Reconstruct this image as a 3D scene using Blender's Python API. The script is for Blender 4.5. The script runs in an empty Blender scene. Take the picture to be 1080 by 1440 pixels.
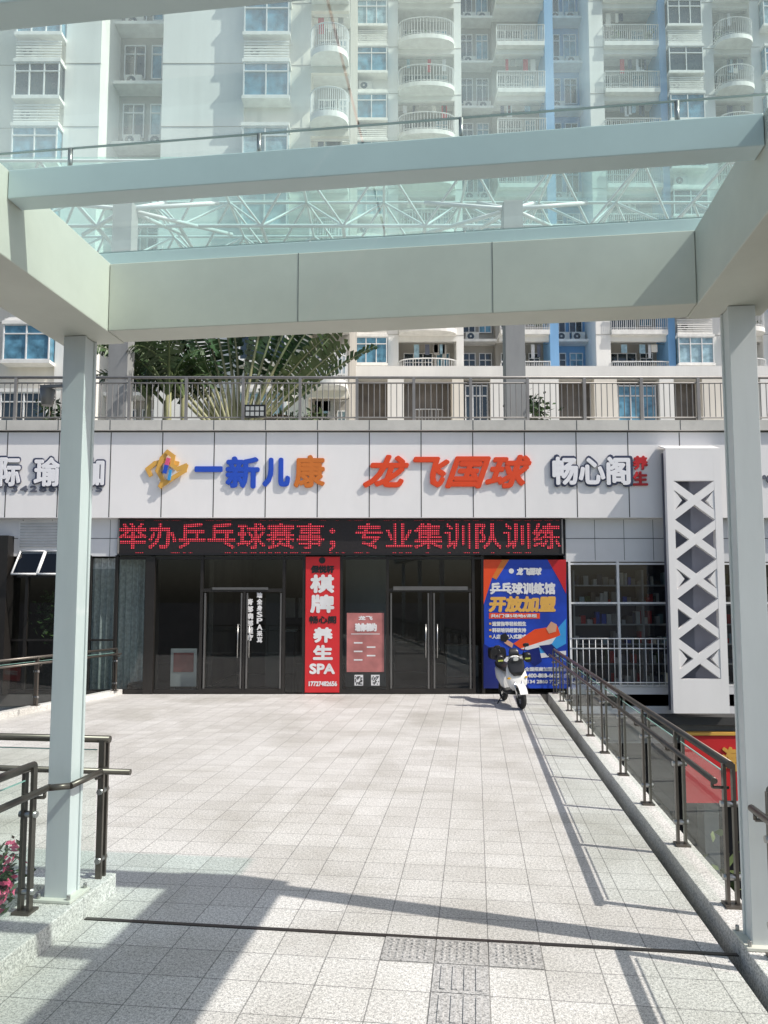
import bpy, bmesh, math, random
from mathutils import Vector, Matrix, Euler
random.seed(7)
S=bpy.context.scene
# ------------------------------------------------------------------ survey
F=1040.0; TH=math.radians(4.6); H=2.0
def P(u,v,D):
    cx=(u-540)/F; cy=(757-v)/F
    Y=math.cos(TH)-cy*math.sin(TH); Z=math.sin(TH)+cy*math.cos(TH)
    t=D/Y
    return cx*t, H+Z*t
def X(u,D,v=800): return P(u,v,D)[0]
def Zz(v,D): return P(540,v,D)[1]
def Gd(u,v,z=0):
    cx=(u-540)/F; cy=(757-v)/F
    Y=math.cos(TH)-cy*math.sin(TH); Z=math.sin(TH)+cy*math.cos(TH)
    t=(z-H)/Z
    return cx*t, Y*t
# ------------------------------------------------------------------ materials
def newmat(name):
    m=bpy.data.materials.new(name); m.use_nodes=True
    nt=m.node_tree; b=nt.nodes['Principled BSDF']
    return m,nt,b
def mat(name,col,rough=.6,metal=0,var=.12,scale=3.0,bump=0,emit=0,spec=None,detail=3):
    m,nt,b=newmat(name)
    b.inputs['Roughness'].default_value=rough; b.inputs['Metallic'].default_value=metal
    if spec is not None: b.inputs['Specular IOR Level'].default_value=spec
    tc=nt.nodes.new('ShaderNodeTexCoord'); n=nt.nodes.new('ShaderNodeTexNoise')
    n.inputs['Scale'].default_value=scale; n.inputs['Detail'].default_value=detail
    nt.links.new(tc.outputs['Object'],n.inputs['Vector'])
    r=nt.nodes.new('ShaderNodeValToRGB')
    r.color_ramp.elements[0].position=.3; r.color_ramp.elements[1].position=.7
    r.color_ramp.elements[0].color=tuple(max(0,c*(1-var)) for c in col)+(1,)
    r.color_ramp.elements[1].color=tuple(min(1,c*(1+var*.6)) for c in col)+(1,)
    nt.links.new(n.outputs['Fac'],r.inputs['Fac']); nt.links.new(r.outputs['Color'],b.inputs['Base Color'])
    if bump:
        bp=nt.nodes.new('ShaderNodeBump'); bp.inputs['Strength'].default_value=bump; bp.inputs['Distance'].default_value=.01
        nt.links.new(n.outputs['Fac'],bp.inputs['Height']); nt.links.new(bp.outputs['Normal'],b.inputs['Normal'])
    if emit:
        b.inputs['Emission Color'].default_value=(1,.95,.85,1); b.inputs['Emission Strength'].default_value=emit
    return m
def wallmat(name,col,streak=.18,rough=.7,sx=2.0,sz=.25):
    m,nt,b=newmat(name); b.inputs['Roughness'].default_value=rough
    tc=nt.nodes.new('ShaderNodeTexCoord'); mp=nt.nodes.new('ShaderNodeMapping')
    mp.inputs['Scale'].default_value=(sx,sx,sz)
    n=nt.nodes.new('ShaderNodeTexNoise'); n.inputs['Scale'].default_value=1.5; n.inputs['Detail'].default_value=6; n.inputs['Roughness'].default_value=.65
    n2=nt.nodes.new('ShaderNodeTexNoise'); n2.inputs['Scale'].default_value=.35; n2.inputs['Detail'].default_value=2
    nt.links.new(tc.outputs['Object'],mp.inputs['Vector']); nt.links.new(mp.outputs['Vector'],n.inputs['Vector'])
    nt.links.new(tc.outputs['Object'],n2.inputs['Vector'])
    ad=nt.nodes.new('ShaderNodeMath'); ad.operation='ADD'
    nt.links.new(n.outputs['Fac'],ad.inputs[0]); nt.links.new(n2.outputs['Fac'],ad.inputs[1])
    r=nt.nodes.new('ShaderNodeValToRGB')
    ml=nt.nodes.new('ShaderNodeMath'); ml.operation='MULTIPLY'; ml.inputs[1].default_value=.5
    nt.links.new(ad.outputs[0],ml.inputs[0])
    r.color_ramp.elements[0].position=.36; r.color_ramp.elements[1].position=.6
    r.color_ramp.elements[0].color=tuple(c*(1-streak) for c in col)+(1,); r.color_ramp.elements[1].color=tuple(col)+(1,)
    nt.links.new(ml.outputs[0],r.inputs['Fac']); nt.links.new(r.outputs['Color'],b.inputs['Base Color'])
    return m
def glass(name,tint,haze=0.0,hazecol=(.8,.85,.85),base=.05,rough=.02,refl=1.0):
    m=bpy.data.materials.new(name); m.use_nodes=True; nt=m.node_tree; nt.nodes.clear()
    out=nt.nodes.new('ShaderNodeOutputMaterial')
    tr=nt.nodes.new('ShaderNodeBsdfTransparent'); tr.inputs[0].default_value=tuple(tint)+(1,)
    gl=nt.nodes.new('ShaderNodeBsdfGlossy'); gl.inputs['Roughness'].default_value=rough
    lw=nt.nodes.new('ShaderNodeLayerWeight'); lw.inputs['Blend'].default_value=.5
    pw=nt.nodes.new('ShaderNodeMath'); pw.operation='POWER'; pw.inputs[1].default_value=4
    ma=nt.nodes.new('ShaderNodeMath'); ma.operation='MULTIPLY_ADD'; ma.inputs[1].default_value=.8*refl; ma.inputs[2].default_value=base; ma.use_clamp=True
    nt.links.new(lw.outputs['Facing'],pw.inputs[0]); nt.links.new(pw.outputs[0],ma.inputs[0])
    mx=nt.nodes.new('ShaderNodeMixShader'); nt.links.new(ma.outputs[0],mx.inputs[0]); nt.links.new(gl.outputs[0],mx.inputs[2])
    if haze>0:
        tl=nt.nodes.new('ShaderNodeBsdfTranslucent'); tl.inputs[0].default_value=tuple(hazecol)+(1,)
        h=nt.nodes.new('ShaderNodeMixShader')
        tc=nt.nodes.new('ShaderNodeTexCoord'); n=nt.nodes.new('ShaderNodeTexNoise'); n.inputs['Scale'].default_value=.9; n.inputs['Detail'].default_value=6; n.inputs['Distortion'].default_value=.6
        nt.links.new(tc.outputs['Object'],n.inputs['Vector'])
        mm=nt.nodes.new('ShaderNodeMapRange'); mm.inputs[1].default_value=.3; mm.inputs[2].default_value=.75; mm.inputs[3].default_value=haze*.5; mm.inputs[4].default_value=haze*1.6
        nt.links.new(n.outputs['Fac'],mm.inputs[0]); nt.links.new(mm.outputs[0],h.inputs[0])
        nt.links.new(tr.outputs[0],h.inputs[1]); nt.links.new(tl.outputs[0],h.inputs[2]); nt.links.new(h.outputs[0],mx.inputs[1])
    else: nt.links.new(tr.outputs[0],mx.inputs[1])
    nt.links.new(mx.outputs[0],out.inputs[0])
    return m
def granite(name,c0,c1,mort,tile=.3,ms=.0038):
    m,nt,b=newmat(name); b.inputs['Roughness'].default_value=.6
    tc=nt.nodes.new('ShaderNodeTexCoord')
    br=nt.nodes.new('ShaderNodeTexBrick'); br.offset=0; br.squash=1
    br.inputs['Scale'].default_value=1; br.inputs['Brick Width'].default_value=tile; br.inputs['Row Height'].default_value=tile
    br.inputs['Mortar Size'].default_value=ms; br.inputs['Mortar Smooth'].default_value=.2; br.inputs['Bias'].default_value=0
    br.inputs['Color1'].default_value=(.90,.895,.885,1); br.inputs['Color2'].default_value=(1.02,1.02,1.015,1); br.inputs['Mortar'].default_value=(mort,mort,mort,1)
    nt.links.new(tc.outputs['Object'],br.inputs['Vector'])
    n=nt.nodes.new('ShaderNodeTexNoise'); n.inputs['Scale'].default_value=130; n.inputs['Detail'].default_value=2; n.inputs['Roughness'].default_value=.7
    v=nt.nodes.new('ShaderNodeTexNoise'); v.inputs['Scale'].default_value=55; v.inputs['Detail'].default_value=3; v.inputs['Roughness'].default_value=.85
    nt.links.new(tc.outputs['Object'],n.inputs['Vector']); nt.links.new(tc.outputs['Object'],v.inputs['Vector'])
    av=nt.nodes.new('ShaderNodeMix'); av.inputs[0].default_value=.5
    nt.links.new(n.outputs['Fac'],av.inputs[2]); nt.links.new(v.outputs['Fac'],av.inputs[3])
    r=nt.nodes.new('ShaderNodeValToRGB'); r.color_ramp.elements[0].position=.40; r.color_ramp.elements[1].position=.56
    r.color_ramp.elements[0].color=tuple(c0)+(1,); r.color_ramp.elements[1].color=tuple(c1)+(1,)
    nt.links.new(av.outputs[0],r.inputs['Fac'])
    mu=nt.nodes.new('ShaderNodeMixRGB'); mu.blend_type='MULTIPLY'; mu.inputs[0].default_value=1
    nt.links.new(r.outputs['Color'],mu.inputs[1]); nt.links.new(br.outputs['Color'],mu.inputs[2])
    n2=nt.nodes.new('ShaderNodeTexNoise'); n2.inputs['Scale'].default_value=.7; n2.inputs['Detail'].default_value=6; n2.inputs['Roughness'].default_value=.65; n2.inputs['Distortion'].default_value=.5
    nt.links.new(tc.outputs['Object'],n2.inputs['Vector'])
    r2=nt.nodes.new('ShaderNodeValToRGB'); r2.color_ramp.elements[0].position=.33; r2.color_ramp.elements[1].position=.58
    r2.color_ramp.elements[0].color=(.74,.73,.70,1); r2.color_ramp.elements[1].color=(1,1,1,1)
    nt.links.new(n2.outputs['Fac'],r2.inputs['Fac'])
    m2=nt.nodes.new('ShaderNodeMixRGB'); m2.blend_type='MULTIPLY'; m2.inputs[0].default_value=1
    nt.links.new(mu.outputs[0],m2.inputs[1]); nt.links.new(r2.outputs['Color'],m2.inputs[2])
    nt.links.new(m2.outputs[0],b.inputs['Base Color'])
    return m
def ledmat(name,col):
    m,nt,b=newmat(name); b.inputs['Base Color'].default_value=(.03,.005,.005,1)
    tc=nt.nodes.new('ShaderNodeTexCoord'); sp=nt.nodes.new('ShaderNodeSeparateXYZ'); nt.links.new(tc.outputs['Object'],sp.inputs[0])
    outs=[]
    for ax in ('X','Z'):
        a=nt.nodes.new('ShaderNodeMath'); a.operation='MULTIPLY'; a.inputs[1].default_value=2*math.pi/.046
        s=nt.nodes.new('ShaderNodeMath'); s.operation='SINE'
        c=nt.nodes.new('ShaderNodeMath'); c.operation='GREATER_THAN'; c.inputs[1].default_value=-.25
        nt.links.new(sp.outputs[ax],a.inputs[0]); nt.links.new(a.outputs[0],s.inputs[0]); nt.links.new(s.outputs[0],c.inputs[0]); outs.append(c)
    mm=nt.nodes.new('ShaderNodeMath'); mm.operation='MULTIPLY'; nt.links.new(outs[0].outputs[0],mm.inputs[0]); nt.links.new(outs[1].outputs[0],mm.inputs[1])
    m3=nt.nodes.new('ShaderNodeMath'); m3.operation='MULTIPLY'; m3.inputs[1].default_value=1.15; nt.links.new(mm.outputs[0],m3.inputs[0])
    b.inputs['Emission Color'].default_value=tuple(col)+(1,); nt.links.new(m3.outputs[0],b.inputs['Emission Strength'])
    return m
M={}
M['steelpaint']=wallmat('painted_steel_grey',(.64,.65,.58),.14,.5,1.2,1.2)
M['purlin']=wallmat('painted_steel_pale_blue',(.56,.67,.68),.10,.4,1.2,1.2)
M['post']=wallmat('painted_post',(.66,.70,.70),.12,.4,3,.6)
M['seam']=mat('seam_dark',(.12,.13,.13),.8)
M['sealant']=mat('grey_sealant',(.30,.36,.36),.7)
M['cglass']=glass('canopy_glass',(.80,.95,.92),.15,(.76,.93,.92),.04,.03,.5)
M['sfglass']=glass('space_frame_glass',(.55,.78,.75),.08,(.55,.78,.75),.04,.05,.5)
M['bglass']=glass('balustrade_glass',(.92,.97,.94),.025,(.7,.8,.76),.04,.01,.55)
M['bedge']=mat('glass_edge',(.25,.45,.40),.2)
M['sglass']=glass('shop_glass',(.55,.60,.59),0,(.6,.65,.65),.06,.01,.8)
M['sglass2']=glass('clear_shop_glass',(.50,.53,.54),0,(.6,.65,.65),.07,.01,.8)
M['floor']=granite('granite_paving',(.27,.27,.265),(.76,.75,.73),.42)
M['kerb']=granite('granite_kerb',(.30,.30,.29),(.82,.81,.79),.6,.9)
M['tact']=granite('tactile_stone',(.18,.18,.18),(.56,.555,.55),1.0)
M['bronze']=mat('bronze_rail',(.13,.115,.10),.35,.6,.15,6)
M['steel']=mat('stainless_rail',(.42,.42,.41),.3,.85,.1,5)
M['rail']=mat('grey_painted_rail',(.28,.27,.26),.45,.3,.1,5)
M['fascia']=wallmat('white_aluminium_panel',(.93,.915,.90),.07,.35,1.2,.5)
M['joint']=mat('panel_joint',(.05,.05,.05),.8)
M['coping']=wallmat('coping_stone',(.66,.65,.60),.2,.6,2,2)
M['tile']=wallmat('pale_wall_tile',(.76,.77,.78),.1,.4,1,1)
M['conc']=wallmat('grey_concrete_column',(.33,.34,.34),.22,.8,2,.5)
M['cream']=wallmat('cream_render',(.90,.85,.75),.14,.8,1.2,.1)
M['white']=wallmat('white_render',(.90,.89,.85),.12,.75,1.2,.1)
M['ttrim']=mat('white_trim',(.86,.85,.81),.6)
M['blue']=wallmat('blue_render',(.22,.45,.74),.15,.7,1.2,.2)
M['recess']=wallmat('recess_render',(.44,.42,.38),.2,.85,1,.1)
M['wblue']=mat('blue_curtain_window',(.12,.30,.42),.12,0,.5,2.5,spec=.9)
M['wlight']=mat('pale_curtain_window',(.34,.50,.56),.12,0,.4,3,spec=.9)
M['wdark']=mat('dark_window',(.025,.04,.05),.06,0,.4,2,spec=1)
M['frame']=mat('white_window_frame',(.78,.79,.79),.4)
M['ac']=mat('air_conditioner_white',(.66,.66,.62),.5)
M['black']=mat('black',(.015,.015,.016),.35)
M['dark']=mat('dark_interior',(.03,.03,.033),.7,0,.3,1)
M['inwall']=mat('interior_wall',(.16,.14,.12),.7,0,.3,1)
M['dkframe']=mat('dark_door_frame',(.035,.032,.03),.3,.4)
M['steelfr']=mat('steel_door_frame',(.20,.195,.19),.3,.7)
M['dfloor']=mat('interior_floor',(.14,.13,.12),.2)
M['lamp']=mat('ceiling_light_panel',(.8,.8,.8),.5,0,.02,3,0,2.2)
M['red']=mat('banner_red',(.62,.02,.025),.5,0,.06)
M['redsign']=mat('sign_red_orange',(.78,.075,.015),.35,0,.04)
M['redsm']=mat('sign_crimson',(.55,.015,.02),.4,0,.04)
M['sblue']=mat('sign_blue',(.025,.09,.55),.35,0,.04)
M['sorange']=mat('sign_orange',(.66,.19,.03),.35,0,.04)
M['syellow']=mat('sign_yellow',(.74,.42,.09),.35,0,.04)
M['spink']=mat('sign_pink',(.75,.12,.25),.35,0,.04)
M['swhite']=mat('sign_white',(.90,.90,.92),.35,0,.02)
M['sdark']=mat('sign_dark_edge',(.04,.05,.10),.4,0,.02)
M['sgrey']=mat('sign_grey',(.13,.14,.18),.4,0,.02)
M['led']=ledmat('led_red',(1,.06,.10))
M['ledbg']=mat('led_black_panel',(.018,.014,.014),.5,0,.3,40)
M['pblue']=mat('poster_blue',(.015,.06,.45),.3,0,.35,2)
M['pdeep']=mat('poster_deep_blue',(.01,.02,.16),.3,0,.35,2)
M['pcyan']=mat('poster_cyan',(.05,.35,.75),.3)
M['ppale']=mat('poster_pale_pink',(.46,.17,.16),.4,0,.3,3)
M['pwhite']=mat('poster_white',(.75,.75,.75),.4)
M['skin']=mat('poster_skin',(.65,.35,.22),.4)
M['curt']=mat('sheer_curtain',(.72,.76,.76),.8,0,.3,14)
M['shelf']=mat('shelf_metal',(.50,.51,.51),.4)
M['asph']=mat('asphalt',(.055,.055,.057),.9,0,.3,20,.3)
M['deck']=mat('podium_deck',(.30,.29,.27),.8,0,.2,2)
M['leaf1']=mat('leaf_dark',(.03,.06,.02),.45,0,.4,3)
M['leaf2']=mat('leaf_mid',(.05,.10,.03),.45,0,.4,3)
M['leaf3']=mat('leaf_light',(.10,.14,.05),.5,0,.3,3)
M['petiole']=mat('petiole_yellow_green',(.30,.30,.16),.5)
M['bark']=mat('bark',(.14,.10,.07),.9,0,.4,12,.5)
M['flower']=mat('pink_petal',(.70,.10,.22),.5,0,.3,20)
M['tire']=mat('tyre_rubber',(.02,.02,.02),.8)
M['scw']=mat('scooter_white',(.78,.78,.76),.25,0,.03)
M['chrome']=mat('chrome',(.6,.6,.6),.15,1)
M['lens']=mat('headlight_lens',(.5,.52,.5),.08)
M['amber']=mat('amber_lens',(.7,.4,.03),.2)
M['lime']=mat('yellow_green_fabric',(.45,.50,.10),.6)
M['grass']=mat('planting_bed',(.05,.08,.03),.9,0,.5,6,.5)
# ------------------------------------------------------------------ mesh builder
class MB:
    def __init__(s): s.v=[];s.f=[];s.mi=[];s.sm=[];s.mats=[]
    def _m(s,k):
        if k not in s.mats: s.mats.append(k)
        return s.mats.index(k)
    def face(s,pts,k,sm=False):
        b=len(s.v); s.v+= [tuple(p) for p in pts]; s.f.append(list(range(b,b+len(pts)))); s.mi.append(s._m(k)); s.sm.append(sm)
    def box(s,x0,x1,y0,y1,z0,z1,k):
        if x0>x1:x0,x1=x1,x0
        if y0>y1:y0,y1=y1,y0
        if z0>z1:z0,z1=z1,z0
        b=len(s.v); s.v+=[(x0,y0,z0),(x1,y0,z0),(x1,y1,z0),(x0,y1,z0),(x0,y0,z1),(x1,y0,z1),(x1,y1,z1),(x0,y1,z1)]
        for q in ((0,3,2,1),(4,5,6,7),(0,1,5,4),(1,2,6,5),(2,3,7,6),(3,0,4,7)):
            s.f.append([b+i for i in q]); s.mi.append(s._m(k)); s.sm.append(False)
    def prism(s,pts,vec,k):
        b=len(s.v); n=len(pts); vec=Vector(vec)
        s.v+=[tuple(p) for p in pts]+[tuple(Vector(p)+vec) for p in pts]
        s.f.append(list(range(b,b+n))[::-1]); s.f.append(list(range(b+n,b+2*n)))
        for i in range(n): s.f.append([b+i,b+(i+1)%n,b+n+(i+1)%n,b+n+i])
        s.mi+=[s._m(k)]*(n+2); s.sm+=[False]*(n+2)
    def tube(s,p0,p1,r,k,n=6,r1=None,caps=True):
        p0=Vector(p0);p1=Vector(p1); d=(p1-p0)
        if d.length<1e-6: return
        d.normalize(); a=Vector((0,0,1)) if abs(d.z)<.9 else Vector((1,0,0))
        u=d.cross(a).normalized(); w=d.cross(u); r1=r if r1 is None else r1; b=len(s.v)
        for p,rr in((p0,r),(p1,r1)):
            for i in range(n):
                t=2*math.pi*i/n; s.v.append(tuple(p+u*math.cos(t)*rr+w*math.sin(t)*rr))
        mi=s._m(k)
        for i in range(n):
            s.f.append([b+i,b+(i+1)%n,b+n+(i+1)%n,b+n+i]); s.mi.append(mi); s.sm.append(True)
        if caps:
            s.f.append(list(range(b,b+n))[::-1]); s.f.append(list(range(b+n,b+2*n))); s.mi+=[mi,mi]; s.sm+=[False,False]
    def path(s,pts,r,k,n=8):
        for i in range(len(pts)-1): s.tube(pts[i],pts[i+1],r,k,n)
    def torus(s,c,R,r,axis,k,n=24,m=10):
        c=Vector(c); ax=Vector(axis).normalized(); a=Vector((0,0,1)) if abs(ax.z)<.9 else Vector((1,0,0))
        u=ax.cross(a).normalized(); w=ax.cross(u); b=len(s.v)
        for i in range(n):
            t=2*math.pi*i/n; d=u*math.cos(t)+w*math.sin(t)
            for j in range(m):
                q=2*math.pi*j/m; s.v.append(tuple(c+d*(R+r*math.cos(q))+ax*r*math.sin(q)))
        for i in range(n):
            for j in range(m):
                s.f.append([b+i*m+j,b+((i+1)%n)*m+j,b+((i+1)%n)*m+(j+1)%m,b+i*m+(j+1)%m]); s.mi.append(s._m(k)); s.sm.append(True)
    def loft(s,rings,k,n=16,p=2.6,cap=True):
        b=len(s.v); mi=s._m(k)
        for c,xd,zd,hw,hh in rings:
            c=Vector(c);xd=Vector(xd).normalized();zd=Vector(zd).normalized()
            for i in range(n):
                t=2*math.pi*i/n; ct=math.cos(t);st=math.sin(t)
                a=math.copysign(abs(ct)**(2/p),ct)*hw; e=math.copysign(abs(st)**(2/p),st)*hh
                s.v.append(tuple(c+xd*a+zd*e))
        R=len(rings)
        for j in range(R-1):
            for i in range(n):
                s.f.append([b+j*n+i,b+j*n+(i+1)%n,b+(j+1)*n+(i+1)%n,b+(j+1)*n+i]); s.mi.append(mi); s.sm.append(True)
        if cap:
            s.f.append(list(range(b,b+n))[::-1]); s.f.append(list(range(b+(R-1)*n,b+R*n))); s.mi+=[mi,mi]; s.sm+=[False,False]
    def build(s,name,parent=None,matrix=None,recalc=True,bevel=0):
        me=bpy.data.meshes.new(name); me.from_pydata(s.v,[],s.f)
        for k in s.mats: me.materials.append(M[k])
        me.polygons.foreach_set('material_index',s.mi); me.polygons.foreach_set('use_smooth',s.sm); me.update()
        if recalc:
            bm=bmesh.new(); bm.from_mesh(me); bmesh.ops.recalc_face_normals(bm,faces=bm.faces); bm.to_mesh(me); bm.free()
        o=bpy.data.objects.new(name,me); S.collection.objects.link(o)
        if matrix is not None: o.matrix_world=matrix
        if parent: o.parent=parent
        if bevel:
            md=o.modifiers.new('b','BEVEL'); md.width=bevel; md.segments=2; md.limit_method='ANGLE'
        return o
def empty(name):
    o=bpy.data.objects.new(name,None); S.collection.objects.link(o); return o
def text(body,u0,u1,v0,v1,D,k,ext=.02,bold=0,shear=0,parent=None,name='lettering',space=1.0):
    """bold: stroke thickening in metres, done with shifted copies of the glyph outlines"""
    c=bpy.data.curves.new(name,'FONT'); c.body=body; c.size=1; c.extrude=.001; c.shear=shear; c.space_character=space
    c.resolution_u=3
    o=bpy.data.objects.new(name,c); S.collection.objects.link(o)
    bpy.context.view_layer.update()
    me=bpy.data.meshes.new_from_object(o.evaluated_get(bpy.context.evaluated_depsgraph_get()))
    bpy.data.objects.remove(o)
    xs=[v.co.x for v in me.vertices]; ys=[v.co.y for v in me.vertices]
    a0,a1,b0,b1=min(xs),max(xs),min(ys),max(ys)
    x0,z0=P(u0,v1,D); x1,_=P(u1,v1,D); _,z1=P(u0,v0,D)
    x0+=bold;x1-=bold;z0+=bold;z1-=bold
    sx=(x1-x0)/max(1e-6,a1-a0); sz=(z1-z0)/max(1e-6,b1-b0)
    base=[(x0+(v.co.x-a0)*sx, v.co.z>0, z0+(v.co.y-b0)*sz) for v in me.vertices]
    faces=[list(p.vertices) for p in me.polygons]
    offs=[(0,0)]
    if bold>0:
        offs+=[(bold*math.cos(i*math.pi/4),bold*math.sin(i*math.pi/4)) for i in range(8)]
        if bold>.025: offs+=[(bold*.5*math.cos(i*math.pi/2),bold*.5*math.sin(i*math.pi/2)) for i in range(4)]
    V=[];Fc=[]
    for i,(ox,oz) in enumerate(offs):
        n=len(V); V+=[(x+ox,D-(ext+.00025*i if fr else 0),z+oz) for x,fr,z in base]; Fc+=[[n+q for q in f] for f in faces]
    m2=bpy.data.meshes.new(name); m2.from_pydata(V,[],Fc); m2.materials.append(M[k]); m2.update()
    bpy.data.meshes.remove(me)
    o=bpy.data.objects.new(name,m2); S.collection.objects.link(o)
    if parent: o.parent=parent
    return o
def stroke(mb,pts,w,D,k,th=.03):
    q=[Vector((P(u,v,D)[0],0,P(u,v,D)[1])) for u,v in pts]
    for i in range(len(q)-1):
        d=(q[i+1]-q[i]); d.normalize(); n=Vector((-d.z,0,d.x))*w/2
        a=q[i]-d*w*.35; b=q[i+1]+d*w*.35
        yy=Vector((0,D-.0007*i,0))
        mb.prism([a+n+yy,b+n+yy,b-n+yy,a-n+yy],(0,-th,0),k)
def ppoly(mb,pts,D,k,th=.003):
    q=[(P(u,v,D)[0],D,P(u,v,D)[1]) for u,v in pts]; mb.prism(q,(0,-th,0),k)
YAW=math.radians(7)
BR=Matrix.Translation((.011,4.565,0))@Matrix.Rotation(-YAW,4,'Z')
def W2L(x,y):
    p=BR.inverted()@Vector((x,y,0)); return p.x,p.y
DF=15.45; DG=15.7
# ================================================================== GROUND
g=MB(); g.face([(-900,-900,-4.5),(900,-900,-4.5),(900,900,-4.5),(-900,900,-4.5)],'asph'); g.build('ground',recalc=False)
g=MB(); g.box(3.9,14,-6,13.8,-4.496,-4.2,'kerb'); g.box(4.05,13.85,-5.85,13.65,-4.19,-4.1,'grass'); g.build('planting_bed')
# ================================================================== BRIDGE
a=W2L(-5.45,15.62); b=W2L(-6.4,12.2); c=W2L(-8.6,5.0); e=W2L(3.25,15.62)
mb=MB()
outl=[(2.0,-14),(e[0],e[1]),(a[0],a[1]),(b[0],b[1]),(c[0],c[1]),(-4.5,.42),(-1.9,.42),(-1.9,-14)]
mb.prism([(x,y,-.5) for x,y in outl],(0,0,.5),'floor')
mb.build('pedestrian_bridge',matrix=BR)
mb=MB()
mb.box(2.003,2.26,-14,.02,-.5,.075,'kerb'); mb.box(2.003,2.22,.024,11.0,-.5,.075,'kerb')
mb.box(-2.25,-1.903,-14,.42,-.5,.13,'kerb')
mb.box(-6.5,-2.254,.22,.42,-.5,.11,'kerb')
def kerbline(mb,p,q,w,z0,z1,k):
    p=Vector((*p,0));q=Vector((*q,0)); d=(q-p).normalized(); n=Vector((-d.y,d.x,0))*w
    mb.prism([p+Vector((0,0,z0)),q+Vector((0,0,z0)),q+n+Vector((0,0,z0)),p+n+Vector((0,0,z0))],(0,0,z1-z0),k)
kerbline(mb,b,a,.18,-.45,.10,'kerb'); kerbline(mb,c,b,.18,-.46,.097,'kerb')
mb.build('stone_kerb',matrix=BR,bevel=.006)
mb=MB(); mb.box(-1.89,1.99,-.016,.016,.001,.006,'dkframe'); mb.build('expansion_joint',matrix=BR)
mb=MB()
def dome(mb,x,y,r,h,k):
    n=8; ring0=[(x+r*math.cos(i*2*math.pi/n),y+r*math.sin(i*2*math.pi/n),.004) for i in range(n)]
    ring1=[(x+.6*r*math.cos(i*2*math.pi/n),y+.6*r*math.sin(i*2*math.pi/n),.004+h) for i in range(n)]
    for i in range(n): mb.face([ring0[i],ring0[(i+1)%n],ring1[(i+1)%n],ring1[i]],k,True)
    mb.face(ring1,k)
for (s0,t0,kind) in [(0,-.3,'d'),(.3,-.3,'d'),(.6,-.3,'d'),(.3,-.6,'b'),(.3,-.9,'b'),(.3,-1.2,'b'),(.3,-1.5,'b'),(.3,-1.8,'b')]:
    mb.box(s0+.004,s0+.296,t0+.004,t0+.296,.001,.004,'tact')
    if kind=='d':
        for i in range(6):
            for j in range(6): dome(mb,s0+.05+i*.04*1.0,t0+.05+j*.04,.013,.006,'tact')
    else:
        for i in range(4): mb.box(s0+.045+i*.062,s0+.072+i*.062,t0+.03,t0+.27,.0045,.010,'tact')
mb.build('tactile_paving',matrix=BR)
# ---- balustrades
def balustrade(name,pts,mat_=BR,inner=1,zb=.11,top=.95,sp=1.1,ext0=.05,ext1=.05):
    mb=MB()
    for a_,b_ in zip(pts[:-1],pts[1:]):
        p=Vector((*a_,0));q=Vector((*b_,0)); d=q-p; L=d.length; d.normalize(); n=Vector((-d.y,d.x,0))*inner
        k=max(1,round(L/sp)); st=L/k
        for i in range(k+1):
            c_=p+d*st*i
            w=d*.02; th=n*.010
            for sgn in(-1,1):
                o=n*(.028*sgn)
                mb.prism([c_+o-w-th+Vector((0,0,zb)),c_+o+w-th+Vector((0,0,zb)),c_+o+w+th+Vector((0,0,zb)),c_+o-w+th+Vector((0,0,zb))],(0,0,top-zb),'bronze')
            mb.box(c_.x-.055,c_.x+.055,c_.y-.055,c_.y+.055,zb,zb+.014,'bronze')
            mb.tube(c_+Vector((0,0,.80)),c_+n*.10+Vector((0,0,.80)),.010,'bronze',6)
            mb.tube(c_+n*.10+Vector((0,0,.80)),c_+n*.10+Vector((0,0,.835)),.010,'bronze',6)
            for zz in (.25,.7):
                mb.tube(c_-n*.055+Vector((0,0,zz)),c_+n*.055+Vector((0,0,zz)),.02,'steel',8)
            if i<k:
                g0=c_+d*.05; g1=c_+d*(st-.05)
                za=Vector((0,0,zb+.05)); zt=Vector((0,0,top-.075))
                mb.face([g0+za,g1+za,g1+zt,g0+zt],'bglass')
                th=n*.005; zt=top-.0745
                mb.prism([g0-th+Vector((0,0,zt)),g1-th+Vector((0,0,zt)),g1+th+Vector((0,0,zt)),g0+th+Vector((0,0,zt))],(0,0,.006),'bedge')
        mb.tube(p-d*.04+Vector((0,0,top)),q+d*.04+Vector((0,0,top)),.025,'bronze',12)
        mb.tube(p-d*ext0+n*.10+Vector((0,0,.85)),q+d*ext1+n*.10+Vector((0,0,.85)),.020,'bronze',12)
    return mb.build(name,matrix=mat_)
balustrade('glass_balustrade',[(2.13,.5),(2.13,10.9)],inner=1,zb=.075)
balustrade('glass_balustrade',[(2.14,-13.5),(2.14,-.2)],inner=1,zb=.075)
balustrade('glass_balustrade',[(-2.14,-13.5),(-2.14,-.25)],inner=-1,zb=.13,top=.98)
balustrade('glass_balustrade',[(-6.3,.33),(-1.97,.33)],inner=-1,top=1.04,ext1=.24)
mb=MB(); mb.path([(-2.04,-.22,.85),(-1.93,-.16,.85),(-1.93,.28,.85)],.02,'bronze',12); mb.build('handrail_return',matrix=BR)
bb=(b[0]-.08,b[1]); aa=(a[0]-.05,a[1]-.25)
balustrade('glass_balustrade',[(c[0]-.08,c[1]),bb,aa],inner=-1,zb=.10)
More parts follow.
